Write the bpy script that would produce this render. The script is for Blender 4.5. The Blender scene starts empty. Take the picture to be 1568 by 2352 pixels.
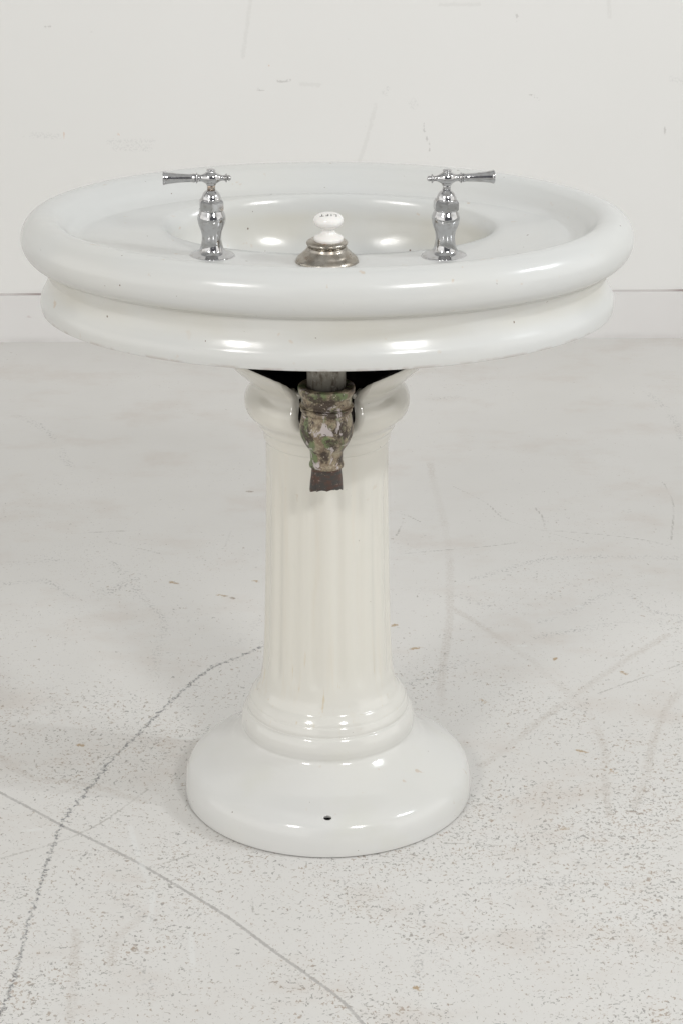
import bpy, bmesh, math, random
import numpy as np
from mathutils import Vector, Matrix
from mathutils.bvhtree import BVHTree
R = math.radians
random.seed(4)
sc = bpy.context.scene
col = sc.collection

# ------------------------------------------------------------------ camera
CAM_X, CAM_D, CAM_H, PITCH, FPX = 0.0195, 3.19, 1.75, R(22.5), 5712.0
cd = bpy.data.cameras.new('camera'); cam = bpy.data.objects.new('camera', cd); col.objects.link(cam)
cam.location = (CAM_X, -CAM_D, CAM_H); cam.rotation_euler = (R(90) - PITCH, 0, 0)
cd.sensor_fit = 'VERTICAL'; cd.sensor_height = 36.0; cd.sensor_width = 24.0
cd.lens = FPX / 2352 * 36; cd.clip_end = 100; cd.clip_start = 0.05
sc.camera = cam
sc.view_settings.view_transform = 'Standard'; sc.view_settings.look = 'None'
sc.view_settings.exposure = 0.12; sc.view_settings.gamma = 1.0
sc.view_settings.use_curve_mapping = False

# ------------------------------------------------------------------ world: a dim neutral studio, darker behind the camera
w = bpy.data.worlds.new('World'); sc.world = w; w.use_nodes = True
wn, wl = w.node_tree.nodes, w.node_tree.links
wn.clear()
wo = wn.new('ShaderNodeOutputWorld'); wb = wn.new('ShaderNodeBackground')
wt = wn.new('ShaderNodeTexCoord')
def dirmask(d, lo, hi):
    dp = wn.new('ShaderNodeVectorMath'); dp.operation = 'DOT_PRODUCT'
    v = Vector(d).normalized(); dp.inputs[1].default_value = v
    wl.new(wt.outputs['Generated'], dp.inputs[0])
    mr = wn.new('ShaderNodeMapRange'); mr.interpolation_type = 'SMOOTHSTEP'
    mr.inputs[1].default_value = lo; mr.inputs[2].default_value = hi
    wl.new(dp.outputs['Value'], mr.inputs[0]); return mr.outputs[0]
mx = wn.new('ShaderNodeMix'); mx.data_type = 'RGBA'
# white walls all round; world colour dimmed overhead to lower light on upward faces
rf = wn.new('ShaderNodeMix'); rf.data_type = 'RGBA'
rf.inputs[6].default_value = (0.62, 0.61, 0.59, 1); rf.inputs[7].default_value = (0.17, 0.17, 0.165, 1)
wl.new(dirmask((0, 0, 1), 0.15, 0.80), rf.inputs[0]); wl.new(rf.outputs[2], mx.inputs[6])
mx.inputs[7].default_value = (0.06, 0.06, 0.065, 1)
wl.new(dirmask((0.34, -1, 0.15), 0.80, 0.90), mx.inputs[0])
wl.new(mx.outputs[2], wb.inputs[0]); wb.inputs[1].default_value = 2.0
wl.new(wb.outputs[0], wo.inputs[0])

# ------------------------------------------------------------------ studio lamps
def area(name, loc, target, size, power, color=(1, 1, 1), size_y=None, shape='RECTANGLE'):
    ld = bpy.data.lights.new(name, 'AREA'); ld.energy = power; ld.color = color
    ld.shape = shape; ld.size = size
    if shape in ('RECTANGLE', 'ELLIPSE'): ld.size_y = size_y or size
    o = bpy.data.objects.new(name, ld); col.objects.link(o); o.location = loc
    o.rotation_euler = (Vector(target) - Vector(loc)).to_track_quat('-Z', 'Y').to_euler()
    return o
def polar(az, el, d, z0=0.8):
    return (d * math.cos(R(el)) * math.sin(R(az)), -d * math.cos(R(el)) * math.cos(R(az)), z0 + d * math.sin(R(el)))
T = (0, 0, 0.7)
area('ceiling_softbox', (0.5, -0.6, 3.6), (0.0, 0.3, 0), 3.2, 5, (1, 0.995, 0.98), 3.2)
area('left_softbox', polar(-30, 33, 5.2), T, 0.74, 44, (1, 0.985, 0.955), 0.70, 'DISK')
area('right_softbox', polar(26, 33, 5.2), T, 0.74, 61, (1, 0.995, 0.98), 0.70, 'DISK')
area('side_lamp', polar(78, 33, 3.2), T, 0.09, 17, (0.93, 0.97, 1.0), 0.10, 'DISK')
area('side_lamp', polar(72, 36, 3.2), T, 0.08, 9, (0.93, 0.97, 1.0), 0.08, 'DISK')

# ------------------------------------------------------------------ helpers
def at(u, v, z=0.0):
    """pixel of the 1568 x 2352 photograph -> point on the plane at height z"""
    k = (1176 - v) / FPX; s, c = math.sin(PITCH), math.cos(PITCH); Z = z - CAM_H
    Y = Z * (-c - k * s) / (s - k * c); dep = Y * c - Z * s
    return ((u - 784) / FPX * dep + CAM_X, Y - CAM_D)

def obj(name, me, mats, parent=None, smooth=True):
    o = bpy.data.objects.new(name, me); col.objects.link(o)
    for m in (mats if isinstance(mats, (list, tuple)) else [mats]):
        me.materials.append(m)
    if smooth:
        me.polygons.foreach_set('use_smooth', [True] * len(me.polygons))
    if parent: o.parent = parent
    return o

def catmull(pts, n):
    P = np.array(pts, float); out = []
    for i in range(len(P) - 1):
        p0 = P[max(i - 1, 0)]; p1 = P[i]; p2 = P[i + 1]; p3 = P[min(i + 2, len(P) - 1)]
        # monotone-ish: centripetal not needed at this spacing
        for k in range(n):
            t = k / n
            out.append(0.5 * ((2 * p1) + (-p0 + p2) * t + (2 * p0 - 5 * p1 + 4 * p2 - p3) * t * t + (-p0 + 3 * p1 - 3 * p2 + p3) * t ** 3))
    out.append(P[-1]); return np.array(out)

def loft(name, rings, mids=None, cap0=False, cap1=False):
    """rings: list of (N,3) arrays; closed around"""
    N = len(rings[0]); V = np.concatenate(rings); F = []; M = []
    for i in range(len(rings) - 1):
        a, b = i * N, (i + 1) * N
        for j in range(N):
            k = (j + 1) % N
            F.append((a + j, a + k, b + k, b + j)); M.append(mids[i] if mids else 0)
    if cap0: F.append(tuple(range(N - 1, -1, -1))); M.append(mids[0] if mids else 0)
    if cap1:
        b = (len(rings) - 1) * N; F.append(tuple(range(b, b + N))); M.append(mids[-1] if mids else 0)
    me = bpy.data.meshes.new(name); me.from_pydata(V.tolist(), [], F)
    if mids: me.polygons.foreach_set('material_index', M)
    me.update(); return me

def lathe(name, prof, n=64, sub=4, axis='Z', smooth_prof=True, org=(0, 0, 0), cap0=True, cap1=True, xf=None):
    P = catmull(prof, sub) if smooth_prof else np.array(prof, float)
    th = np.linspace(0, 2 * np.pi, n, endpoint=False); rings = []
    for r, z in P:
        r = max(r, 1e-5)
        if axis == 'Z': q = np.stack([r * np.cos(th), r * np.sin(th), np.full(n, z)], 1)
        else: q = np.stack([np.full(n, z), r * np.cos(th), r * np.sin(th)], 1)
        rings.append(q + np.array(org))
    return loft(name, rings, cap0=cap0, cap1=cap1)

def sharp_by_angle(o, deg=40):
    bm = bmesh.new(); bm.from_mesh(o.data)
    for e in bm.edges:
        if len(e.link_faces) == 2 and e.calc_face_angle(0) > R(deg): e.smooth = False
    bm.to_mesh(o.data); bm.free()

# ------------------------------------------------------------------ materials
class NT:
    def __init__(s, name):
        s.m = bpy.data.materials.new(name); s.m.use_nodes = True
        s.n = s.m.node_tree.nodes; s.l = s.m.node_tree.links
        s.b = s.n['Principled BSDF']; s.tc = s.n.new('ShaderNodeTexCoord').outputs['Object']
    def put(s, sock, v):
        if hasattr(v, 'links') or hasattr(v, 'is_linked'): s.l.new(v, sock)
        else: sock.default_value = v
    def scale(s, vec, sc3):
        n = s.n.new('ShaderNodeVectorMath'); n.operation = 'MULTIPLY'; s.l.new(vec, n.inputs[0]); n.inputs[1].default_value = sc3
        return n.outputs[0]
    def noise(s, scale, detail=2, rough=0.5, vec=None, dist=0.0, color=False):
        n = s.n.new('ShaderNodeTexNoise'); n.inputs['Scale'].default_value = scale
        n.inputs['Detail'].default_value = detail; n.inputs['Roughness'].default_value = rough
        n.inputs['Distortion'].default_value = dist
        s.l.new(vec if vec is not None else s.tc, n.inputs['Vector']); return n.outputs['Color' if color else 'Fac']
    def ramp(s, x, lo, hi, a=0.0, b=1.0):
        n = s.n.new('ShaderNodeMapRange'); n.interpolation_type = 'SMOOTHSTEP'
        s.put(n.inputs[0], x); s.put(n.inputs[1], lo); s.put(n.inputs[2], hi); n.inputs[3].default_value = a; n.inputs[4].default_value = b
        return n.outputs[0]
    def math(s, op, a, b=0.0, clamp=False):
        n = s.n.new('ShaderNodeMath'); n.operation = op; n.use_clamp = clamp
        s.put(n.inputs[0], a); s.put(n.inputs[1], b); return n.outputs[0]
    def mix(s, f, a, b):
        n = s.n.new('ShaderNodeMix'); n.data_type = 'RGBA'
        s.put(n.inputs[0], f); s.put(n.inputs[6], a); s.put(n.inputs[7], b); return n.outputs[2]
    def attr(s, name):
        n = s.n.new('ShaderNodeAttribute'); n.attribute_name = name; return n.outputs['Fac']
    def xyz(s, vec=None):
        n = s.n.new('ShaderNodeSeparateXYZ'); s.l.new(vec if vec is not None else s.tc, n.inputs[0]); return n.outputs
    def bump(s, h, strength, dist):
        n = s.n.new('ShaderNodeBump'); n.inputs['Strength'].default_value = strength; n.inputs['Distance'].default_value = dist
        s.l.new(h, n.inputs['Height']); s.l.new(n.outputs[0], s.b.inputs['Normal'])
    def set(s, **k):
        for a, v in k.items(): s.put(s.b.inputs[a.replace('_', ' ')], v)
        return s.m

def c(r, g, b): return (r, g, b, 1)

def enamel(name, pedestal):
    t = NT(name)
    base = c(0.70, 0.70, 0.685) if pedestal else c(0.635, 0.642, 0.632)
    big = t.ramp(t.noise(5, 3), 0.40, 0.70)
    colr = t.mix(t.math('MULTIPLY', big, 0.5), base, c(0.71, 0.705, 0.665) if pedestal else c(0.655, 0.65, 0.615))
    x, y, z = t.xyz()
    if pedestal:
        # column glaze has yellowed: cream with vertical runs
        colm = t.math('MULTIPLY', t.ramp(z, 0.02, 0.27), 1.0)
        colr = t.mix(colm, colr, c(0.72, 0.70, 0.635))
        runs = t.noise(1.0, 4, 0.6, t.scale(t.tc, (48, 48, 3.0)))
        rm = t.math('MULTIPLY', t.ramp(runs, 0.52, 0.72), t.ramp(z, 0.13, 0.19))
        rm = t.math('MULTIPLY', rm, t.ramp(z, 0.60, 0.35, 0.25, 1.0))
        colr = t.mix(t.math('MULTIPLY', rm, 0.30), colr, c(0.68, 0.60, 0.47))
        r2 = t.noise(1.0, 3, 0.6, t.scale(t.tc, (130, 130, 14)))
        m2 = t.math('MULTIPLY', t.ramp(r2, 0.63, 0.73), t.math('MULTIPLY', t.ramp(z, 0.12, 0.18), t.ramp(z, 0.30, 0.18)))
        colr = t.mix(t.math('MULTIPLY', m2, 0.6), colr, c(0.62, 0.50, 0.30))
        m3 = t.math('MULTIPLY', t.ramp(t.noise(14, 4), 0.55, 0.75), 0.25)
        colr = t.mix(m3, colr, c(0.66, 0.66, 0.58))
    else:
        # old water line grime held in the moulding below the roll
        cr = t.math('MULTIPLY', t.ramp(z, 0.740, 0.762), t.ramp(z, 0.800, 0.782))
        cr = t.math('MULTIPLY', cr, t.ramp(t.noise(9, 4), 0.3, 0.7, 0.25, 0.8))
        colr = t.mix(t.math('MULTIPLY', cr, 0.6), colr, c(0.58, 0.55, 0.46))
        ed = t.math('MULTIPLY', t.ramp(z, 0.7215, 0.7172), t.ramp(t.noise(45, 3), 0.45, 0.62))
        colr = t.mix(t.math('MULTIPLY', ed, 0.3), colr, c(0.30, 0.20, 0.15))
    sp = t.ramp(t.noise(137 if pedestal else 120, 1.5), 0.79 if pedestal else 0.775, 0.81 if pedestal else 0.80)
    colr = t.mix(sp, colr, c(0.20, 0.15, 0.12))
    st = t.math('MULTIPLY', t.ramp(t.noise(60, 2), 0.70, 0.78), t.ramp(t.noise(4, 1), 0.45, 0.6))
    colr = t.mix(t.math('MULTIPLY', st, 0.5), colr, c(0.55, 0.42, 0.30))
    t.bump(t.noise(11 if pedestal else 15, 2), 0.12 if pedestal else 0.30, 0.004)
    return t.set(Base_Color=colr, Roughness=t.ramp(t.noise(30, 3), 0.3, 0.7, *((0.10, 0.16) if pedestal else (0.16, 0.24))), IOR=1.5, Coat_Weight=0.3 if pedestal else 0.12, Coat_Roughness=0.06)

def iron():
    t = NT('raw_iron')
    return t.set(Base_Color=t.mix(t.ramp(t.noise(60, 4), 0.4, 0.65), c(0.018, 0.016, 0.015), c(0.05, 0.04, 0.035)), Roughness=0.85)
def chrome():
    t = NT('worn_chrome')
    t.bump(t.noise(90, 3), 0.05, 0.0006)
    return t.set(Base_Color=t.mix(t.ramp(t.noise(150, 4), 0.45, 0.75), c(0.58, 0.58, 0.59), c(0.46, 0.45, 0.44)), Metallic=1.0,
                 Roughness=t.ramp(t.noise(200, 4), 0.35, 0.75, 0.05, 0.16))
def nickel():
    t = NT('tarnished_nickel')
    a = t.mix(t.ramp(t.noise(55, 5, 0.6), 0.38, 0.68), c(0.46, 0.43, 0.385), c(0.33, 0.29, 0.24))
    a = t.mix(t.math('MULTIPLY', t.ramp(t.noise(120, 4), 0.6, 0.75), 0.7), a, c(0.25, 0.14, 0.09))
    t.bump(t.noise(160, 4), 0.12, 0.0007)
    return t.set(Base_Color=a, Metallic=1.0, Roughness=t.ramp(t.noise(80, 4), 0.3, 0.7, 0.16, 0.42))
def brass_stem():
    t = NT('rubbed_brass')
    return t.set(Base_Color=t.mix(t.ramp(t.noise(220, 3), 0.4, 0.6), c(0.55, 0.42, 0.33), c(0.50, 0.46, 0.42)), Metallic=1.0, Roughness=0.25)
def china():
    t = NT('white_china')
    return t.set(Base_Color=t.mix(t.ramp(t.noise(60, 2), 0.6, 0.75), c(0.86, 0.84, 0.815), c(0.83, 0.76, 0.69)), Roughness=0.08, Coat_Weight=0.5,
                 Subsurface_Weight=0.08, Subsurface_Radius=(0.004, 0.003, 0.002))
def ink():
    t = NT('black_glaze'); return t.set(Base_Color=c(0.02, 0.02, 0.025), Roughness=0.3)
def pipe_grey():
    t = NT('dull_pipe_metal')
    a = t.mix(t.ramp(t.noise(1, 4, 0.6, t.scale(t.tc, (130, 130, 50))), 0.42, 0.62), c(0.34, 0.32, 0.28), c(0.16, 0.135, 0.11))
    a = t.mix(t.math('MULTIPLY', t.ramp(t.noise(240, 3), 0.6, 0.7), 0.6), a, c(0.55, 0.53, 0.49))
    t.bump(t.noise(160, 5), 0.4, 0.001)
    return t.set(Base_Color=a, Metallic=0.55, Roughness=0.45)
def painted_trap(name='flaking_paint_on_brass', dark=0.0):
    t = NT(name)
    v = t.tc
    n1 = t.noise(42, 6, 0.72, v, 0.3); n2 = t.noise(30, 3, 0.5, t.scale(v, (1.2, 1.1, 0.45)), 0.3)
    n3 = t.noise(70, 5, 0.68, v, 0.3); n4 = t.noise(44, 4, 0.65, t.scale(v, (-1, 1, 0.8)), 0.8)
    tan = t.mix(t.ramp(n3, 0.42, 0.60), c(0.34, 0.29, 0.20), c(0.20, 0.15, 0.10))
    a = t.mix(t.ramp(n2, 0.485, 0.54), tan, c(0.15, 0.19, 0.085))
    a = t.mix(t.ramp(n1, 0.46, 0.58), a, c(0.06, 0.043, 0.03))
    a = t.mix(t.ramp(n4, 0.575, 0.63), a, c(0.48, 0.43, 0.42))
    a = t.mix(t.ramp(t.noise(210, 4, 0.7), 0.60, 0.66), a, c(0.05, 0.035, 0.03))
    a = t.mix(t.math('MULTIPLY', t.ramp(t.noise(300, 3, 0.7, t.scale(v, (1, -1, 1))), 0.63, 0.68), 0.8), a, c(0.55, 0.48, 0.38))
    t.bump(t.math('ADD', n3, t.math('MULTIPLY', t.noise(260, 4), 0.5)), 0.5, 0.0016)
    return t.set(Base_Color=a, Metallic=0.15, Roughness=t.ramp(n3, 0.3, 0.7, 0.28, 0.55))
def old_copper():
    t = NT('blackened_copper')
    a = t.mix(t.ramp(t.noise(70, 4, 0.6, t.scale(t.tc, (1, 1, 2.5))), 0.42, 0.62), c(0.065, 0.06, 0.055), c(0.10, 0.058, 0.045))
    a = t.mix(t.math('MULTIPLY', t.ramp(t.noise(170, 4, 0.6, t.scale(t.tc, (1, 1, 2))), 0.60, 0.68), 0.7), a, c(0.33, 0.24, 0.20))
    t.bump(t.noise(150, 4), 0.4, 0.001)
    return t.set(Base_Color=a, Metallic=0.4, Roughness=0.42)

def rust():
    t = NT('rusty_hole'); return t.set(Base_Color=t.mix(t.ramp(t.noise(300, 3), 0.4, 0.6), c(0.12, 0.085, 0.065), c(0.24, 0.19, 0.16)), Roughness=0.8)
M = dict(rust=rust(), basin=enamel('basin_enamel', False), ped=enamel('pedestal_enamel', True), iron=iron(), chrome=chrome(), nickel=nickel(),
         brass=brass_stem(), china=china(), ink=ink(), pipe=pipe_grey(), trap=painted_trap(), copper=old_copper())

# ------------------------------------------------------------------ floor and wall with their marks
def Z1(p): return [(x / 1.8724, 1096 + y / 1.8724) for x, y in p]
def Z2(p): return [(784 + x / 1.8724, 1096 + y / 1.8724) for x, y in p]
marks = {
 'crack': [Z1([(1500,600),(1300,665),(1115,735),(1000,785),(925,810),(830,880),(720,980),(640,1060),(540,1160),(460,1240),(400,1320),(300,1440),(260,1510),(210,1640),(170,1780),(120,1920),(80,2100),(30,2240),(-40,2400)]),],
 'faint': [Z1([(490,370),(520,400),(570,450),(620,530),(690,590),(710,650),(680,740),(660,860)]),
           Z2([(290,890),(440,820),(560,790),(700,760)]), Z2([(830,690),(1000,660),(1200,625),(1468,620),(1600,600)]),
           Z2([(860,620),(1000,570),(1100,520),(1200,475)]), Z2([(1230,480),(1300,560),(1400,590),(1560,600)]),
           Z2([(620,1740),(900,1740),(1100,1745),(1300,1755)]), Z2([(560,440),(700,400),(900,350),(1200,345),(1600,352)]),
           Z1([(0,465),(120,450),(200,445),(330,520),(450,490),(560,440)]), Z1([(290,580),(430,520),(600,430)]),
           [(40,955),(110,990),(150,1055),(165,1072)], [(1478,898),(1530,940),(1556,985),(1568,1010)], Z1([(1120,610),(1060,680),(1020,720)]),
           Z1([(480,1790),(570,1850),(640,1900),(760,1960),(800,1990)]), Z1([(600,2100),(650,2190),(640,2260)]),
           Z2([(840,2040),(900,1880),(960,1760),(1030,1650)]), Z2([(330,1850),(345,1950),(330,2100),(320,2200)]), Z2([(400,2050),(440,2110),(560,2180),(600,2230)]),
           Z1([(230,900),(240,1040)]), Z1([(0,368),(240,360),(400,350)]), Z2([(0,-330),(200,-325),(500,-345)]), Z2([(240,470),(460,500),(640,560)])],
 'line': [Z1([(-60,1320),(0,1355),(180,1450),(270,1500),(380,1550),(560,1640),(700,1720),(850,1810),(1000,1905),(1180,2040),(1350,2160),(1468,2250),(1560,2350),(1640,2440)])],
 'track': [Z2([(380,-60),(390,0),(430,150),(460,320),(465,500),(460,640),(430,850),(430,980)]),
           Z2([(470,560),(600,640),(740,740),(820,790),(900,870),(1000,950),(1080,1050),(1130,1180),(1130,1300),(1150,1450)]),
           Z2([(1400,680),(1200,800),(1000,940),(850,1050),(700,1170),(600,1240)]),
           Z2([(1468,900),(1380,1020),(1330,1180),(1310,1280),(1260,1420)]),
           Z1([(0,1200),(130,1290),(300,1310),(480,1350),(620,1400)]), Z1([(300,2350),(320,2150),(330,1950)]), Z1([(480,2100),(500,1990),(620,1880)])],
 'scratch': [Z2([(480,40),(620,110),(700,180),(860,230),(1040,280)]), Z2([(840,225),(1100,245),(1300,270),(1400,295)]), Z2([(210,145),(280,165),(340,192)]),
             Z2([(830,130),(865,175),(872,215)]), Z2([(390,1570),(560,1580),(760,1590),(1000,1615)]), Z2([(1380,20),(1425,120),(1415,270)]),
             Z1([(460,275),(700,330)]), Z1([(350,240),(560,230)]), Z1([(1085,1790),(1090,1870),(1150,1885)]), Z1([(0,1640),(250,1570),(430,1490),(560,1400),(640,1340)]),
             Z2([(265,190),(235,250)]), Z2([(1100,930),(1468,800)]), Z1([(620,1690),(830,1620)]), Z1([(995,232),(968,300)]), Z2([(250,330),(600,300),(760,280)])],
 'white': [Z1([(560,1500),(600,1640),(650,1760),(655,1850),(640,1920)]), Z1([(740,1115),(800,1125),(880,1110),(930,1095)]), Z1([(820,1960),(830,2100)]),
           Z2([(760,725),(790,725)]), Z2([(1010,555),(1035,555)]), Z1([(100,1520),(180,1515)])],
 'chip': [Z2([(932,1515),(965,1510)]), Z2([(1232,1436),(1278,1444)]), Z2([(285,742),(335,735)]), Z1([(335,1150),(365,1153)]), Z2([(915,783),(925,780)]),
          Z2([(1160,1262),(1175,1270)]), Z2([(1020,1178),(1050,1182)]), Z1([(940,506),(1005,520)]), Z2([(215,640),(235,636)]), Z1([(1065,62),(1085,62)]), Z1([(735,452),(760,456)]),
          Z1([(575,2030),(588,2035)]), Z2([(600,955),(612,968)]), Z2([(1205,838),(1220,845)]), Z2([(320,2195),(335,2205)]), Z1([(1095,447),(1112,450)])],
}
def seg_dist(X, Y, lines, signed=False):
    D = np.full(X.shape, 0.2); S = np.ones(X.shape)
    for L in lines:
        for (ax, ay), (bx, by) in zip(L[:-1], L[1:]):
            dx, dy = bx - ax, by - ay; q = dx * dx + dy * dy + 1e-12
            t = np.clip(((X - ax) * dx + (Y - ay) * dy) / q, 0, 1)
            d = np.hypot(X - ax - t * dx, Y - ay - t * dy)
            if signed: S = np.where(d < D, np.sign((X - ax) * dy - (Y - ay) * dx), S)
            D = np.minimum(D, d)
    return D * S
def grid_mesh(name, xs, ys, plane, fields):
    X, Y = np.meshgrid(xs, ys); nx, ny = len(xs), len(ys); n = nx * ny
    co = np.zeros((n, 3)); co[:, 0] = X.ravel()
    if plane == 'XY': co[:, 1] = Y.ravel()
    else: co[:, 2] = Y.ravel()
    i = np.arange(nx - 1); j = np.arange(ny - 1); I, J = np.meshgrid(i, j); a = (J * nx + I).ravel()
    F = np.stack([a, a + 1, a + nx + 1, a + nx], 1)
    me = bpy.data.meshes.new(name); me.vertices.add(n); me.vertices.foreach_set('co', co.ravel().astype(np.float32))
    me.loops.add(F.size); me.loops.foreach_set('vertex_index', F.ravel().astype(np.int32))
    me.polygons.add(len(F)); me.polygons.foreach_set('loop_start', (np.arange(len(F)) * 4).astype(np.int32))
    me.update(calc_edges=True)
    for k, lines in fields.items():
        at_ = me.attributes.new(k, 'FLOAT', 'POINT'); at_.data.foreach_set('value', seg_dist(X, Y, lines, k in ('crack', 'line')).ravel().astype(np.float32))
    return me
def curve(L):
    return [tuple(p) for p in catmull(L, 4)] if len(L) > 2 else L
fl = {k: [curve([at(u, v) for u, v in L]) for L in Ls] for k, Ls in marks.items()}
wall_l, wall_r = at(0, 783), at(1568, 773)
WYAW = math.atan2(wall_r[1] - wall_l[1], wall_r[0] - wall_l[0])
WY = wall_l[1] + (CAM_X - wall_l[0]) * math.tan(WYAW)
xs = np.concatenate([[-8, -5, -3, -2, -1.3], np.arange(-0.85, 0.88, 0.004), [1.3, 2, 3, 5, 8]])
ys = np.concatenate([[-9, -6, -4, -2.5, -1.4], np.arange(-0.75, 2.12, 0.005), [2.3, 2.6]])
floor_me = grid_mesh('floor', xs, ys, 'XY', fl)

def floor_mat():
    t = NT('painted_concrete')
    x, y, z = t.xyz()
    far = t.ramp(y, -0.25, 1.5)
    base = t.mix(t.ramp(t.noise(1.6, 4, 0.55), 0.35, 0.68), c(0.70, 0.685, 0.66), c(0.735, 0.722, 0.70))
    base = t.mix(t.math('MULTIPLY', t.ramp(t.noise(4.5, 5, 0.65, t.scale(t.tc, (1, 1.4, 1))), 0.48, 0.72), 0.55), base, c(0.63, 0.58, 0.535))
    # where the paint has worn thin: pores and flecks
    wob = t.noise(60, 2, 0.5, color=True)
    dens = t.math('ADD', t.noise(3.2, 4, 0.6), t.math('MULTIPLY', t.noise(12, 3, 0.6), 0.35))
    thr = t.math('ADD', t.ramp(dens, 0.50, 0.85, 0.640, 0.578), t.math('MULTIPLY', far, 0.085))
    f1 = t.noise(185, 3, 0.64, t.scale(t.tc, (1, 0.75, 1)), 0.7)
    m1 = t.ramp(f1, thr, t.math('ADD', thr, 0.028))
    f2 = t.noise(210, 3, 0.6, t.scale(t.tc, (0.7, 1.0, 1)), 0.9)
    m2 = t.ramp(f2, t.math('ADD', thr, 0.01), t.math('ADD', thr, 0.035))
    fleck = t.math('MAXIMUM', m1, m2)
    fc = t.mix(t.ramp(t.noise(35, 3), 0.42, 0.60), c(0.26, 0.245, 0.225), c(0.36, 0.27, 0.20))
    a = t.mix(t.math('MULTIPLY', fleck, t.math('SUBTRACT', 0.74, t.math('MULTIPLY', far, 0.30))), base, fc)
    jit = t.math('MULTIPLY', t.math('SUBTRACT', t.noise(90, 3, 0.7), 0.5), 0.018)
    jit2 = t.math('MULTIPLY', t.math('SUBTRACT', t.noise(190, 2, 0.7), 0.5), 0.006)
    def line(attr, wdt, soft, j):
        d = t.math('ABSOLUTE', t.math('ADD', t.attr(attr), j)); return t.ramp(d, wdt + soft, wdt)
    brk = t.noise(150, 3, 0.7)
    tr = t.math('MULTIPLY', line('track', 0.0025, 0.0075, jit), t.ramp(t.noise(240, 3, 0.75), 0.42, 0.58, 0.15, 0.9))
    tr = t.math('MULTIPLY', tr, t.ramp(t.noise(7, 2), 0.35, 0.6, 0.3, 0.9))
    a = t.mix(t.math('MULTIPLY', tr, 0.60), a, c(0.50, 0.45, 0.40))
    fa = t.math('MULTIPLY', line('faint', 0.001, 0.011, t.math('MULTIPLY', jit, 1.6)), t.ramp(t.noise(210, 3, 0.7, t.scale(t.tc, (1, 0.8, 1))), 0.52, 0.60))
    fa = t.math('MULTIPLY', fa, t.ramp(t.noise(9, 3), 0.36, 0.58, 0.1, 1.0))
    a = t.mix(t.math('MULTIPLY', fa, 0.55), a, c(0.29, 0.28, 0.27))
    ln = line('line', 0.0017, 0.0014, jit2)
    a = t.mix(t.math('MULTIPLY', ln, t.ramp(t.noise(90, 3), 0.3, 0.6, 0.55, 0.85)), a, c(0.42, 0.405, 0.39))
    cr = t.math('MULTIPLY', line('crack', 0.0008, 0.0030, t.math('MULTIPLY', jit, 1.35)), t.ramp(t.noise(150, 3, 0.75), 0.42, 0.56, 0.08, 1.0))
    a = t.mix(t.math('MULTIPLY', cr, 0.82), a, c(0.15, 0.15, 0.155))
    sr = t.math('MULTIPLY', line('scratch', 0.0010, 0.0014, jit2), t.ramp(t.noise(14, 3), 0.38, 0.6, 0.15, 0.7))
    a = t.mix(sr, a, c(0.40, 0.38, 0.35))
    wh = t.math('MULTIPLY', line('white', 0.0022, 0.003, jit2), t.ramp(t.noise(20, 3), 0.35, 0.6, 0.2, 0.65))
    a = t.mix(wh, a, c(0.76, 0.76, 0.745))
    ch = t.math('MULTIPLY', line('chip', 0.0016, 0.003, jit), t.ramp(brk, 0.36, 0.5))
    a = t.mix(t.math('MULTIPLY', ch, 0.85), a, t.mix(t.ramp(t.noise(6, 1), 0.45, 0.55), c(0.42, 0.29, 0.15), c(0.33, 0.27, 0.22)))
    h = t.math('SUBTRACT', t.noise(16, 4), t.math('MULTIPLY', t.math('ADD', fleck, cr), 0.5))
    t.bump(h, 0.25, 0.0012)
    return t.set(Base_Color=a, Roughness=t.ramp(t.noise(8, 4), 0.3, 0.7, 0.38, 0.55), Specular_IOR_Level=0.4)
floor = obj('floor', floor_me, floor_mat(), smooth=False); floor['kind'] = 'structure'

wmarks = {
 'smudge': [[(944,238),(950,246)], [(948,232),(954,240)], [(75,310),(135,314)], [(250,325),(350,326)], [(265,340),(345,342)], [(1540,180),(1566,190)], [(883,215),(888,205)]],
 'scuff': [[(1183,33),(1188,38),(1189,45),(1187,50)], [(973,283),(975,305),(983,330),(985,345)], [(636,186),(650,188),(670,183)], [(588,204),(606,209)], [(1212,214),(1226,222),(1237,229)], [(1470,300),(1472,306)], [(1523,290),(1527,310)], [(100,62),(116,62)], [(328,38),(330,40)], [(800,90),(803,94)]],
 'drag': [[(862,240),(850,290),(835,340),(825,370)], [(575,0),(568,60),(558,130)], [(1397,0),(1398,40)], [(1010,10),(1100,10)], [(690,192),(735,196)]],
 'rust': [[(147,306),(148,316)], [(318,294),(319,302)], [(273,305),(273,311)], [(617,151),(621,153)]],
}
def on_wall(u, v):
    # intersect the pixel ray with the wall plane, in the wall's own x / z
    s, c_ = math.sin(PITCH), math.cos(PITCH)
    dx = (u - 784) / FPX; up = (1176 - v) / FPX
    d = Vector((dx, c_ + up * s, -s + up * c_)); o = Vector((CAM_X, -CAM_D, CAM_H))
    n = Vector((-math.sin(WYAW), math.cos(WYAW), 0)); p0 = Vector((CAM_X, WY, 0))
    p = o + d * ((p0 - o).dot(n) / d.dot(n)) - p0
    return (p.x * math.cos(WYAW) + p.y * math.sin(WYAW), p.z)
wf = {k: [[on_wall(u, v) for u, v in L] for L in Ls] for k, Ls in wmarks.items()}
wxs = np.concatenate([[-8, -5, -3, -2, -1.2], np.arange(-0.85, 0.86, 0.006), [1.2, 2, 3, 5, 8]])
wzs = np.concatenate([[-0.02, 0.09], np.arange(0.10, 0.86, 0.006), [1.2, 2, 3, 4]])
wall_me = grid_mesh('wall', wxs, wzs, 'XZ', wf)
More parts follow.
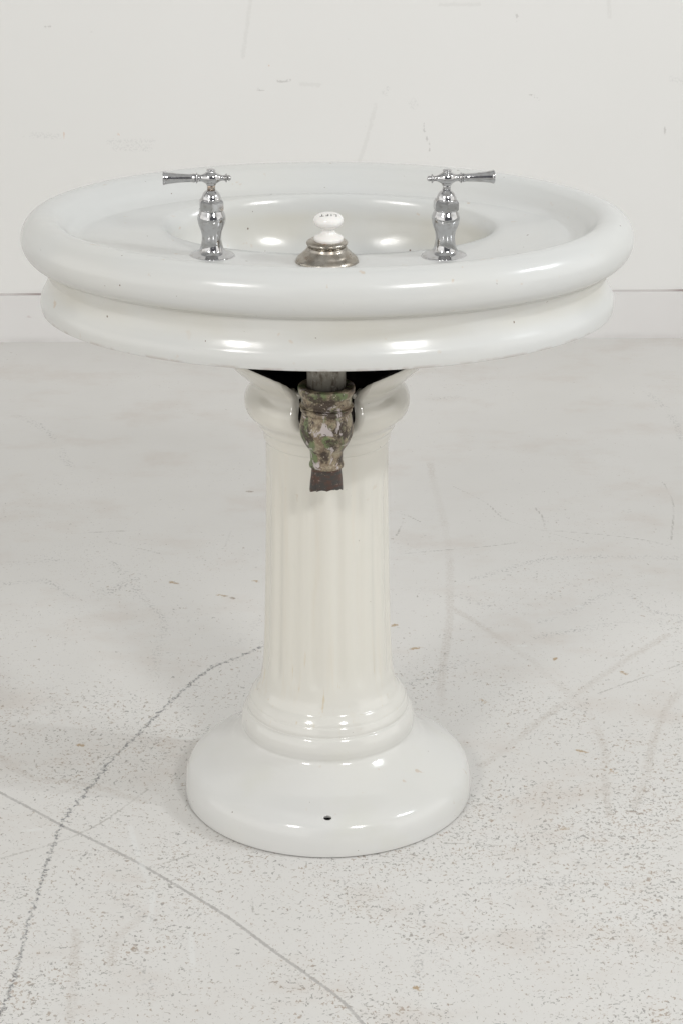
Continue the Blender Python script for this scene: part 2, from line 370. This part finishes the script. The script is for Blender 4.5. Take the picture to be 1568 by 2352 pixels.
def wall_mat():
    t = NT('wall_paint')
    a = t.mix(t.ramp(t.noise(1.3, 3), 0.35, 0.7), c(0.815, 0.81, 0.79), c(0.83, 0.825, 0.81))
    j = t.math('MULTIPLY', t.math('SUBTRACT', t.noise(110, 3, 0.7), 0.5), 0.012)
    def line(attr, wdt, soft): return t.ramp(t.math('ABSOLUTE', t.math('ADD', t.attr(attr), j)), wdt + soft, wdt)
    a = t.mix(t.math('MULTIPLY', t.math('MULTIPLY', line('smudge', 0.003, 0.006), t.ramp(t.noise(200, 3, 0.7), 0.47, 0.6)), 0.22), a, c(0.45, 0.45, 0.45))
    a = t.mix(t.math('MULTIPLY', line('scuff', 0.001, 0.0022), 0.45), a, c(0.42, 0.40, 0.385))
    a = t.mix(t.math('MULTIPLY', line('drag', 0.002, 0.004), 0.14), a, c(0.50, 0.49, 0.46))
    a = t.mix(t.math('MULTIPLY', line('rust', 0.001, 0.002), 0.55), a, c(0.70, 0.52, 0.40))
    a = t.mix(t.math('MULTIPLY', t.ramp(t.noise(45, 2), 0.74, 0.80), 0.2), a, c(0.5, 0.48, 0.45))
    t.bump(t.noise(28, 3), 0.12, 0.002)
    return t.set(Base_Color=a, Roughness=0.5)
wall = obj('wall', wall_me, wall_mat(), smooth=False); wall['kind'] = 'structure'
wall.location = (CAM_X, WY, 0); wall.rotation_euler = (0, 0, WYAW)

def box_me(name, x0, x1, y0, y1, z0, z1, bev=0.0):
    bm = bmesh.new(); bmesh.ops.create_cube(bm, size=1)
    for v in bm.verts:
        v.co = Vector(((x0 + x1) / 2 + v.co.x * (x1 - x0), (y0 + y1) / 2 + v.co.y * (y1 - y0), (z0 + z1) / 2 + v.co.z * (z1 - z0)))
    if bev: bmesh.ops.bevel(bm, geom=bm.edges[:], offset=bev, segments=3, affect='EDGES')
    me = bpy.data.meshes.new(name); bm.to_mesh(me); bm.free(); return me
def board_mat():
    t = NT('baseboard_paint'); x, y, z = t.xyz()
    a = t.mix(t.ramp(t.noise(3, 3), 0.4, 0.7), c(0.755, 0.74, 0.73), c(0.775, 0.765, 0.755))
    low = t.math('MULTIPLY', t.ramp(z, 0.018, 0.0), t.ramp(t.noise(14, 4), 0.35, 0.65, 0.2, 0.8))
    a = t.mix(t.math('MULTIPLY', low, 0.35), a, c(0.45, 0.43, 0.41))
    a = t.mix(t.math('MULTIPLY', t.ramp(t.noise(1, 3, 0.6, t.scale(t.tc, (25, 25, 60))), 0.68, 0.76), 0.4), a, c(0.50, 0.40, 0.38))
    return t.set(Base_Color=a, Roughness=0.45)
ztop = on_wall(0, 674)[1]
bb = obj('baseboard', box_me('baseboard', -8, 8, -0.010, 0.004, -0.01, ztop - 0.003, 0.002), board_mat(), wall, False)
def seam_mat():
    t = NT('open_seam')
    a = t.mix(t.ramp(t.noise(5, 3), 0.4, 0.65), c(0.40, 0.34, 0.33), c(0.64, 0.61, 0.60))
    return t.set(Base_Color=a, Roughness=0.9)
obj('seam', box_me('seam', -8, 8, -0.0045, 0.003, ztop - 0.0029, ztop, 0), seam_mat(), bb, False)

# ------------------------------------------------------------------ the sink
root = bpy.data.objects.new('pedestal_sink', None); col.objects.link(root)
root['label'] = 'antique white enamelled pedestal sink with oval basin, two chrome taps and fluted column'
root['category'] = 'sink'

# ---- basin
N = 256
YC, A, B = 0.045, 0.411, 0.291
ROT = R(-0.9)
th = np.linspace(0, 2 * np.pi, N, endpoint=False)
def off(o, z):
    # true inward offset of the outer oval
    ex, ey = A * np.cos(th), B * np.sin(th)
    nx, ny = np.cos(th) / A, np.sin(th) / B; l = np.hypot(nx, ny)
    return np.stack([ex - o * nx / l, ey - o * ny / l, np.full(N, z)], 1)
BA, BB, BYC, BXC = 0.226, 0.1195, 0.0800, 0.002
def bowl(s, z, sh=0.0):
    # the lip stands a little higher on the user's side
    rise = 0.0145 * np.clip((z - 0.70) / 0.10, 0, 1) * (0.5 + 0.5 * np.sin(th)) ** 1.3
    return np.stack([BXC + BA * s * np.cos(th), BYC + sh + BB * s * np.sin(th), z + rise], 1)
outer = [(0.0145, 0.7165), (0.0136, 0.7222), (0.0135, 0.729), (0.0152, 0.7365), (0.0191, 0.7435), (0.0232, 0.7515), (0.0254, 0.7585), (0.0263, 0.7640), (0.0263, 0.7680), (0.0258, 0.7718), (0.0252, 0.7755), (0.0246, 0.7788), (0.0240, 0.7812)]
outer = catmull(outer, 4)
rc, zc = 0.0305, 0.8145
arc = []
for k in range(0, 41):
    a = R(-74) + R(74 + 128) * k / 40      # from underneath, round the outside, to the inner shoulder
    arc.append((rc - rc * math.cos(a), zc + 0.0325 * math.sin(a) if a < 0 else zc + 0.0315 * math.sin(a)))
inn = catmull([arc[-1], (0.058, 0.830), (0.066, 0.8195), (0.076, 0.8135)], 5)[1:]
rings = [off(o, z) for o, z in outer] + [off(o, z) for o, z in arc] + [off(o, z) for o, z in inn]
last = rings[-1]; lipz = 0.8000
lip = bowl(1.035, lipz)
for k in range(1, 15):
    t = k / 14
    q = last * (1 - t) + lip * t; q[:, 2] = last[:, 2] + (lip[:, 2] - last[:, 2]) * (1 - (1 - t) ** 1.7)
    rings.append(q)
bp = catmull([(1.035, lipz), (1.005, 0.7975), (0.975, 0.790), (0.955, 0.779), (0.93, 0.765), (0.875, 0.748), (0.79, 0.731), (0.68, 0.717), (0.5, 0.704), (0.25, 0.694), (0.115, 0.684), (0.105, 0.676), (0.10, 0.660)], 4)
for s, z in bp[1:]: rings.append(bowl(s, z))
nt = len(rings) - 1
under = [bowl(0.145, 0.660), bowl(0.15, 0.672), bowl(0.5, 0.680), bowl(0.72, 0.688), bowl(0.86, 0.703), bowl(0.935, 0.726), bowl(0.985, 0.755), bowl(1.03, 0.782), bowl(1.08, 0.788)]
for k in range(1, 6):
    t = k / 6; q = under[-1].copy() if k == 1 else q0
    if k == 1: q0 = under[-1]
    qq = under[8] * (1 - t) + off(0.07, 0.79) * t; under.append(qq)
under += [off(0.060, 0.792), off(0.045, 0.785), off(0.036, 0.77), off(0.033, 0.76), off(0.024, 0.74), off(0.020, 0.728), off(0.0195, 0.7168), off(0.0165, 0.7160), off(0.0145, 0.7165)]
rings += under
mids = [0] * (nt + 1) + [1] * (len(rings) - nt - 2)
Rm = np.array([[math.cos(ROT), math.sin(ROT), 0], [-math.sin(ROT), math.cos(ROT), 0], [0, 0, 1]]).T
def skirt_in(r):
    r = r.copy(); k = np.clip((0.779 - r[:, 2]) / 0.016, 0, 1); ex = np.abs(r[:, 0]) > 0.25
    r[:, 0] *= 1 - 0.024 * k; r[:, 1] *= 1 + 0.006 * k; return r
no = len(outer)
rings = [skirt_in(r) if i < no or i >= len(rings) - 10 else r for i, r in enumerate(rings)]
rings = [r @ Rm.T + np.array([0, YC, 0]) for r in rings]
basin_me = loft('basin', rings, mids)
bm = bmesh.new(); bm.from_mesh(basin_me); bmesh.ops.remove_doubles(bm, verts=bm.verts, dist=1e-6); bmesh.ops.recalc_face_normals(bm, faces=bm.faces); bm.to_mesh(basin_me); bm.free()
basin = obj('basin', basin_me, [M['basin'], M['iron']], root)
bvh = BVHTree.FromPolygons([v.co.copy() for v in basin_me.vertices], [p.vertices[:] for p in basin_me.polygons])
def deck(x, y):
    h = bvh.ray_cast(Vector((x, y, 1.2)), Vector((0, 0, -1))); return h[0].z, h[1]
# strainer at the bottom of the bowl
dz = 0.679
obj('drain_strainer', lathe('drain_strainer', [(0.0001, dz), (0.012, dz), (0.017, dz + 0.002), (0.0215, dz + 0.0045), (0.0235, dz + 0.0045), (0.0235, dz)], 48, 3, org=(BXC, YC + BYC, 0)), M['nickel'], basin)

# ---- pedestal
prof = [(0.0018, 0.2055), (0.010, 0.2060), (0.024, 0.2052), (0.035, 0.2028), (0.0435, 0.1985), (0.0500, 0.1920), (0.0555, 0.1840), (0.0605, 0.1755), (0.0655, 0.1668), (0.071, 0.1580), (0.078, 0.1485),
        (0.0860, 0.1390), (0.0930, 0.1310), (0.1030, 0.1222), (0.110, 0.1222), (0.118, 0.1228), (0.127, 0.1215), (0.135, 0.1175), (0.1375, 0.1145), (0.142, 0.1145), (0.149, 0.1122), (0.1515, 0.1106), (0.1555, 0.1092),
        (0.162, 0.1045), (0.165, 0.1015), (0.170, 0.0990), (0.178, 0.0958), (0.19, 0.0935), (0.22, 0.0912), (0.28, 0.0888), (0.35, 0.0870), (0.413, 0.0857), (0.48, 0.0845), (0.530, 0.0840), (0.5415, 0.0842), (0.5450, 0.0862), (0.552, 0.0872),
        (0.559, 0.0892), (0.564, 0.0928), (0.570, 0.0950), (0.575, 0.0990), (0.584, 0.1082), (0.592, 0.1115), (0.600, 0.1122), (0.608, 0.1110), (0.616, 0.1065), (0.622, 0.1025), (0.6265, 0.1015), (0.632, 0.1050), (0.638, 0.1125),
        (0.646, 0.1210), (0.655, 0.1300), (0.665, 0.1400), (0.68, 0.153), (0.71, 0.170)]
pz = np.array([p[0] for p in prof]); pr = np.array([p[1] for p in prof])
PP = catmull(prof, 6); 
def rad(z): return np.interp(z, PP[:, 0], PP[:, 1])
# angle columns, 0 = towards the taps side (-y), dense round the pipe slot
half = np.concatenate([np.arange(0, 15, 1.0), np.arange(15, 27, 0.12), np.arange(27, 45, 0.3), np.arange(45, 60, 0.9), np.arange(60, 180, 1.8)])
ang = np.concatenate([half, -half[1:][::-1] , ]) ; ang = np.concatenate([half, [180.0], -half[1:][::-1]])
aa = np.abs(ang)
ztk = [(0, 0.585), (10, 0.5855), (16, 0.588), (19.3, 0.5925), (20.9, 0.600), (21.6, 0.612), (22.1, 0.625), (22.8, 0.638), (23.8, 0.648), (25.4, 0.6560), (28, 0.6625), (32, 0.6680), (38, 0.6735), (45, 0.6785), (60, 0.684), (90, 0.690), (130, 0.695), (180, 0.697)]
ztop_a = np.interp(aa, [k[0] for k in ztk], [k[1] for k in ztk])
zl = 0.575
low = PP[PP[:, 0] < zl][:, 0]
nf = 46
th_p = np.radians(ang)
rows = []
for z in low: rows.append(np.full(len(ang), z))
for k in range(nf + 1):
    t = k / nf; t = 1 - (1 - t) ** 1.6
    rows.append(zl + (ztop_a - zl) * t)
ZZ = np.array(rows)
# distance to the cut edge in the unrolled surface
ea = np.linspace(0, 90, 1500); ez = np.interp(ea, [k[0] for k in ztk], [k[1] for k in ztk])
er = 0.115; ES = np.stack([np.radians(ea) * er, ez], 1)
RR = rad(ZZ)
for i in range(len(low) - 3, ZZ.shape[0]):
    s = np.radians(aa) * er
    d = np.sqrt(((s[:, None] - ES[None, :, 0]) ** 2 + (ZZ[i][:, None] - ES[None, :, 1]) ** 2).min(1))
    RL = 0.011
    dd = np.clip(d, 0, RL)
    drop = RL - np.sqrt(RL ** 2 - (RL - dd) ** 2)
    RR[i] -= np.where(aa < 80, drop * np.interp(aa, [0, 24, 30, 80], [1.0, 1.0, 0.45, 0.2]), 0)
# ease the rolled edge of the slot
for _ in range(10):
    Rs = RR.copy()
    Rs[1:-1] = 0.5 * RR[1:-1] + 0.25 * (RR[2:] + RR[:-2])
    Rs = 0.5 * Rs + 0.25 * (np.roll(Rs, 1, 1) + np.roll(Rs, -1, 1))
    k = np.clip((50 - aa) / 15, 0, 1)[None, :] * np.clip((ZZ - 0.60) / 0.02, 0, 1)
    RR = RR * (1 - k) + Rs * k
# shallow flutes
for i in range(ZZ.shape[0]):
    z = ZZ[i]
    env = np.clip((z - 0.195) / 0.02, 0, 1) * np.clip((0.515 - z) / 0.03, 0, 1)
    env = env * env * (3 - 2 * env)
    ph = np.radians(ang * 18)
    RR[i] -= 0.0024 * env * (0.5 - 0.5 * np.cos(ph)) ** 1.6
prings = [np.stack([RR[i] * np.sin(th_p), -0.006 - RR[i] * np.cos(th_p), ZZ[i]], 1) for i in range(ZZ.shape[0])]
ped_me = loft('pedestal', prings)
ped = obj('pedestal', ped_me, [M['ped'], M['iron']], root)
so = ped.modifiers.new('shell', 'SOLIDIFY'); so.thickness = 0.006; so.offset = -1; so.material_offset = 1; so.material_offset_rim = 0; so.use_rim = True
cut_me = lathe('cut', [(0.0001, -0.0080), (0.0055, -0.0080), (0.0055, 0.03), (0.0001, 0.03)], 24, 1, smooth_prof=False)
cut = bpy.data.objects.new('cut', cut_me); col.objects.link(cut); cut_me.materials.append(M['rust'])
cut.location = (0.0005, -0.194, 0.0545); cut.rotation_euler = (R(50), 0, 0); cut.scale = (1, 0.66, 1)
bo = ped.modifiers.new('hole', 'BOOLEAN'); bo.object = cut; bo.operation = 'DIFFERENCE'; bo.solver = 'EXACT'
dg = bpy.context.evaluated_depsgraph_get(); dg.update()
new = bpy.data.meshes.new_from_object(ped.evaluated_get(dg)); new.name = 'pedestal'
print('pedestal verts', len(ped_me.vertices), len(new.vertices), [m.name for m in new.materials if m])
ped.modifiers.clear(); ped.data = new
new.polygons.foreach_set('use_smooth', [True] * len(new.polygons))
bpy.data.objects.remove(cut)

# ---- taps
def move(me, loc):
    me.transform(Matrix.Translation(loc)); return me
def make_tap(side):
    t = bpy.data.objects.new('tap', None); col.objects.link(t); t.parent = root
    body = lathe('tap_body', [(0.0001, -0.001), (0.029, -0.001), (0.0293, 0.0006), (0.0285, 0.0018), (0.0245, 0.0032), (0.0195, 0.0052), (0.0162, 0.0090), (0.0142, 0.0150), (0.0131, 0.0215), (0.0130, 0.0275), (0.0141, 0.0340),
                              (0.0165, 0.0405), (0.0182, 0.0465), (0.0187, 0.0510), (0.0180, 0.0560), (0.0163, 0.0600), (0.0153, 0.0625), (0.0153, 0.0645), (0.0001, 0.0645)], 72, 4)
    b = obj('tap_body', body, M['chrome'], t)
    # hexagonal packing nut
    bm = bmesh.new(); zs = [(0.0628, 0.0166), (0.0637, 0.0178), (0.0742, 0.0178), (0.0775, 0.0150)]
    prev = None
    for k, (z, r) in enumerate(zs):
        ring = [bm.verts.new((r * math.cos(R(60 * i + 38)), r * math.sin(R(60 * i + 38)), z)) for i in range(6)]
        if prev:
            for i in range(6): bm.faces.new((prev[i], prev[(i + 1) % 6], ring[(i + 1) % 6], ring[i]))
        else: bm.faces.new(ring[::-1])
        prev = ring
    bm.faces.new(prev)
    bmesh.ops.bevel(bm, geom=[e for e in bm.edges], offset=0.0005, segments=2, affect='EDGES')
    me = bpy.data.meshes.new('packing_nut'); bm.to_mesh(me); bm.free()
    obj('packing_nut', me, M['chrome'], t, smooth=False)
    obj('bonnet', lathe('bonnet', [(0.0001, 0.076), (0.0135, 0.076), (0.0130, 0.0785), (0.0122, 0.0815), (0.0100, 0.0858), (0.0072, 0.0885), (0.0060, 0.0892), (0.0001, 0.0892)], 48, 4), M['chrome'], t)
    obj('stem', lathe('stem', [(0.0053, 0.088), (0.0053, 0.100)], 32, 1, smooth_prof=False), M['brass' if side < 0 else 'chrome'], t)
    # lever: a turned cross piece with one long flared arm
    P = [(0.0001, -0.0262), (0.0025, -0.0258), (0.0036, -0.0240), (0.0036, -0.0222), (0.0030, -0.0212), (0.0058, -0.0204), (0.0060, -0.0194), (0.0044, -0.0184), (0.0036, -0.0165), (0.0037, -0.0140), (0.0048, -0.0110), (0.0064, -0.0085),
         (0.0082, -0.0055), (0.0090, -0.0020), (0.0090, 0.0020), (0.0082, 0.0055), (0.0064, 0.0088), (0.0050, 0.0115), (0.0046, 0.0145), (0.0052, 0.0172), (0.0070, 0.0182), (0.0072, 0.0192), (0.0058, 0.0200), (0.0050, 0.0208), (0.0062, 0.0216), (0.0060, 0.0224),
         (0.0054, 0.0260), (0.0056, 0.0330), (0.0062, 0.0420), (0.0072, 0.0520), (0.0083, 0.0592), (0.0090, 0.0612), (0.0091, 0.0625), (0.0084, 0.0632), (0.0060, 0.0630), (0.0001, 0.0625)]
    hm = lathe('lever_handle', P, 40, 3, axis='X')
    if side < 0: hm.transform(Matrix.Scale(-1, 4, (1, 0, 0))); hm.flip_normals()
    h = obj('lever_handle', hm, M['chrome'], t); h.location = (0, 0, 0.1055)
    h.rotation_euler = (0, 0, R(3) if side < 0 else R(9))
    hub = obj('hub', lathe('hub', [(0.0056, -0.0098), (0.0066, -0.0085), (0.0075, -0.005), (0.0082, 0.0), (0.0072, 0.0055), (0.0052, 0.0082), (0.0050, 0.0090), (0.0058, 0.0098), (0.0056, 0.0112), (0.0030, 0.0122), (0.0001, 0.0124)], 40, 3), M['chrome'], h)
    return t
for side, x, y in ((-1, -0.1520, -0.012), (1, 0.1560, -0.012)):
    t = make_tap(side); z, n = deck(x, y); t.location = (x, y, z)
    t.rotation_euler = (0, R(0.6), 0)
    t['label'] = 'chrome lever tap left of the lift knob' if side < 0 else 'chrome lever tap right of the lift knob'

# ---- waste lift: nickel housing with a china knob
kx, ky = 0.0, -0.038
kz, _ = deck(kx, ky)
lift = bpy.data.objects.new('waste_lift', None); col.objects.link(lift); lift.parent = root; lift.location = (kx + 0.0005, ky, kz); lift.scale = (1, 1, 0.88)
obj('escutcheon', lathe('escutcheon', [(0.0001, -0.003), (0.041, -0.003), (0.0412, 0.001), (0.0402, 0.0050), (0.0375, 0.0085), (0.0345, 0.0110), (0.0322, 0.0142), (0.0295, 0.0172), (0.0272, 0.0200), (0.0262, 0.0225), (0.0252, 0.0242), (0.0215, 0.0245), (0.0215, 0.0215), (0.0001, 0.0215)], 80, 4), M['nickel'], lift)
obj('collar', lathe('collar', [(0.0205, 0.020), (0.0228, 0.0225), (0.0236, 0.0250), (0.0240, 0.0262), (0.0262, 0.0272), (0.0271, 0.0290), (0.0268, 0.0310), (0.0248, 0.0328), (0.0210, 0.0340), (0.0001, 0.0342)], 64, 4), M['nickel'], lift)
knob = obj('lift_knob', lathe('lift_knob', [(0.0001, 0.0330), (0.0175, 0.0332), (0.0191, 0.0345), (0.0195, 0.0368), (0.0186, 0.0392), (0.0150, 0.0415), (0.0108, 0.0440), (0.0087, 0.0470), (0.0083, 0.0500), (0.0096, 0.0525), (0.0140, 0.0548), (0.0178, 0.0580),
       (0.0195, 0.0620), (0.0197, 0.0650), (0.0186, 0.0688), (0.0160, 0.0718), (0.0115, 0.0738), (0.0060, 0.0746), (0.0001, 0.0748)], 64, 5), M['china'], lift)
knob.location = (0.0022, 0, 0)
kb = BVHTree.FromPolygons([v.co.copy() for v in knob.data.vertices], [p.vertices[:] for p in knob.data.polygons])
fc_ = bpy.data.curves.new('lettering', 'FONT'); fc_.body = 'LIFT'; fc_.size = 0.0098; fc_.align_x = 'CENTER'; fc_.align_y = 'CENTER'; fc_.space_character = 1.35; fc_.resolution_u = 3; fc_.offset = 0.00006
tmp = bpy.data.objects.new('tmp', fc_); col.objects.link(tmp)
dg = bpy.context.evaluated_depsgraph_get(); dg.update()
tm = bpy.data.meshes.new_from_object(tmp.evaluated_get(dg)); bpy.data.objects.remove(tmp)
bm = bmesh.new(); bm.from_mesh(tm)
bmesh.ops.triangulate(bm, faces=bm.faces); bmesh.ops.subdivide_edges(bm, edges=bm.edges[:], cuts=2)
for v in bm.verts:
    x, y = -v.co.x, -v.co.y - 0.0072            # reads from the basin's user side
    y += 12.0 * x * x * 0.6
    h = kb.ray_cast(Vector((x, y, 0.2)), Vector((0, 0, -1)))
    zz = h[0].z if h[0] else 0.07
    v.co = Vector((x, y, zz + 0.00015))
bmesh.ops.recalc_face_normals(bm, faces=bm.faces)
me = bpy.data.meshes.new('lettering'); bm.to_mesh(me); bm.free()
obj('lettering', me, M['ink'], knob)

# ---- waste pipe under the basin
px, py = 0.0, -0.142
pipe = bpy.data.objects.new('waste_pipe', None); col.objects.link(pipe); pipe.parent = root; pipe.location = (px, py, 0)
obj('tailpipe', lathe('tailpipe', [(0.0252, 0.655), (0.0252, 0.795)], 48, 1, smooth_prof=False), M['pipe'], pipe)
obj('slip_nut', lathe('slip_nut', [(0.0256, 0.660), (0.0262, 0.6655), (0.0300, 0.6665), (0.0350, 0.6662), (0.0366, 0.6645), (0.0369, 0.6610), (0.0362, 0.6570), (0.0346, 0.6540), (0.0330, 0.6532), (0.0328, 0.6510), (0.0326, 0.6440), (0.0318, 0.6415), (0.0312, 0.6395), (0.0001, 0.6380)][::-1], 64, 4), M['trap'], pipe)
def ragged(o, amp, seed, f=60):
    from mathutils import noise
    for v in o.data.vertices:
        n = noise.noise(Vector((v.co.x * f + seed, v.co.y * f, v.co.z * f))) * amp
        d = Vector((v.co.x, v.co.y, 0)); 
        if d.length > 1e-4: v.co += d.normalized() * n
trap = obj('trap_body', lathe('trap_body', [(0.0001, 0.5540), (0.0205, 0.5540), (0.0222, 0.5545), (0.0228, 0.5565), (0.0222, 0.5590), (0.0213, 0.5615), (0.0212, 0.5680), (0.0218, 0.5750), (0.0245, 0.5800), (0.0292, 0.5870), (0.0332, 0.5960), (0.0350, 0.6060), (0.0346, 0.6140), (0.0328, 0.6225),
       (0.0315, 0.6285), (0.0322, 0.6305), (0.0334, 0.6320), (0.0336, 0.6345), (0.0328, 0.6360), (0.0335, 0.6372), (0.0330, 0.6386), (0.0001, 0.6390)], 72, 4), M['trap'], pipe)
ragged(trap, 0.0005, 3, 90)
# torn copper stub: an open thin tube, crushed and with a ragged lower edge and a split at the left
ns = 96; rr = []
def stub(zf, inner):
    out = []
    for i in range(ns):
        a = 2 * math.pi * i / ns
        sx = 1.0 + 0.10 * zf; sy = 0.92 - 0.25 * zf
        r = 0.0196 - (0.0012 if inner else 0)
        x, y = r * sx * math.cos(a), r * sy * math.sin(a)
        d = math.degrees(a) % 360
        fold = math.exp(-((d - 222) / 7.0) ** 2)            # the crease left of centre
        k = 1 - 0.16 * fold * zf; x *= k; y *= k
        zb = 0.5225 + 0.0016 * math.sin(2.6 * a + 1) + 0.0008 * math.sin(9 * a)
        if 185 < d < 222: zb -= 0.0035 * math.sin(math.pi * (d - 185) / 37); x -= 0.0012 * zf
        if 268 < d < 300: zb -= 0.001
        z = 0.556 + (zb - 0.556) * zf
        out.append((x, y, z))
    return np.array(out)
fz = np.linspace(0, 1, 12)
me = loft('broken_stub', [stub(f, True) for f in fz] + [stub(f, False) for f in fz[::-1]])
bm = bmesh.new(); bm.from_mesh(me); bmesh.ops.recalc_face_normals(bm, faces=bm.faces); bm.to_mesh(me); bm.free()
st = obj('broken_stub', me, M['copper'], pipe); ragged(st, 0.0006, 8, 70)
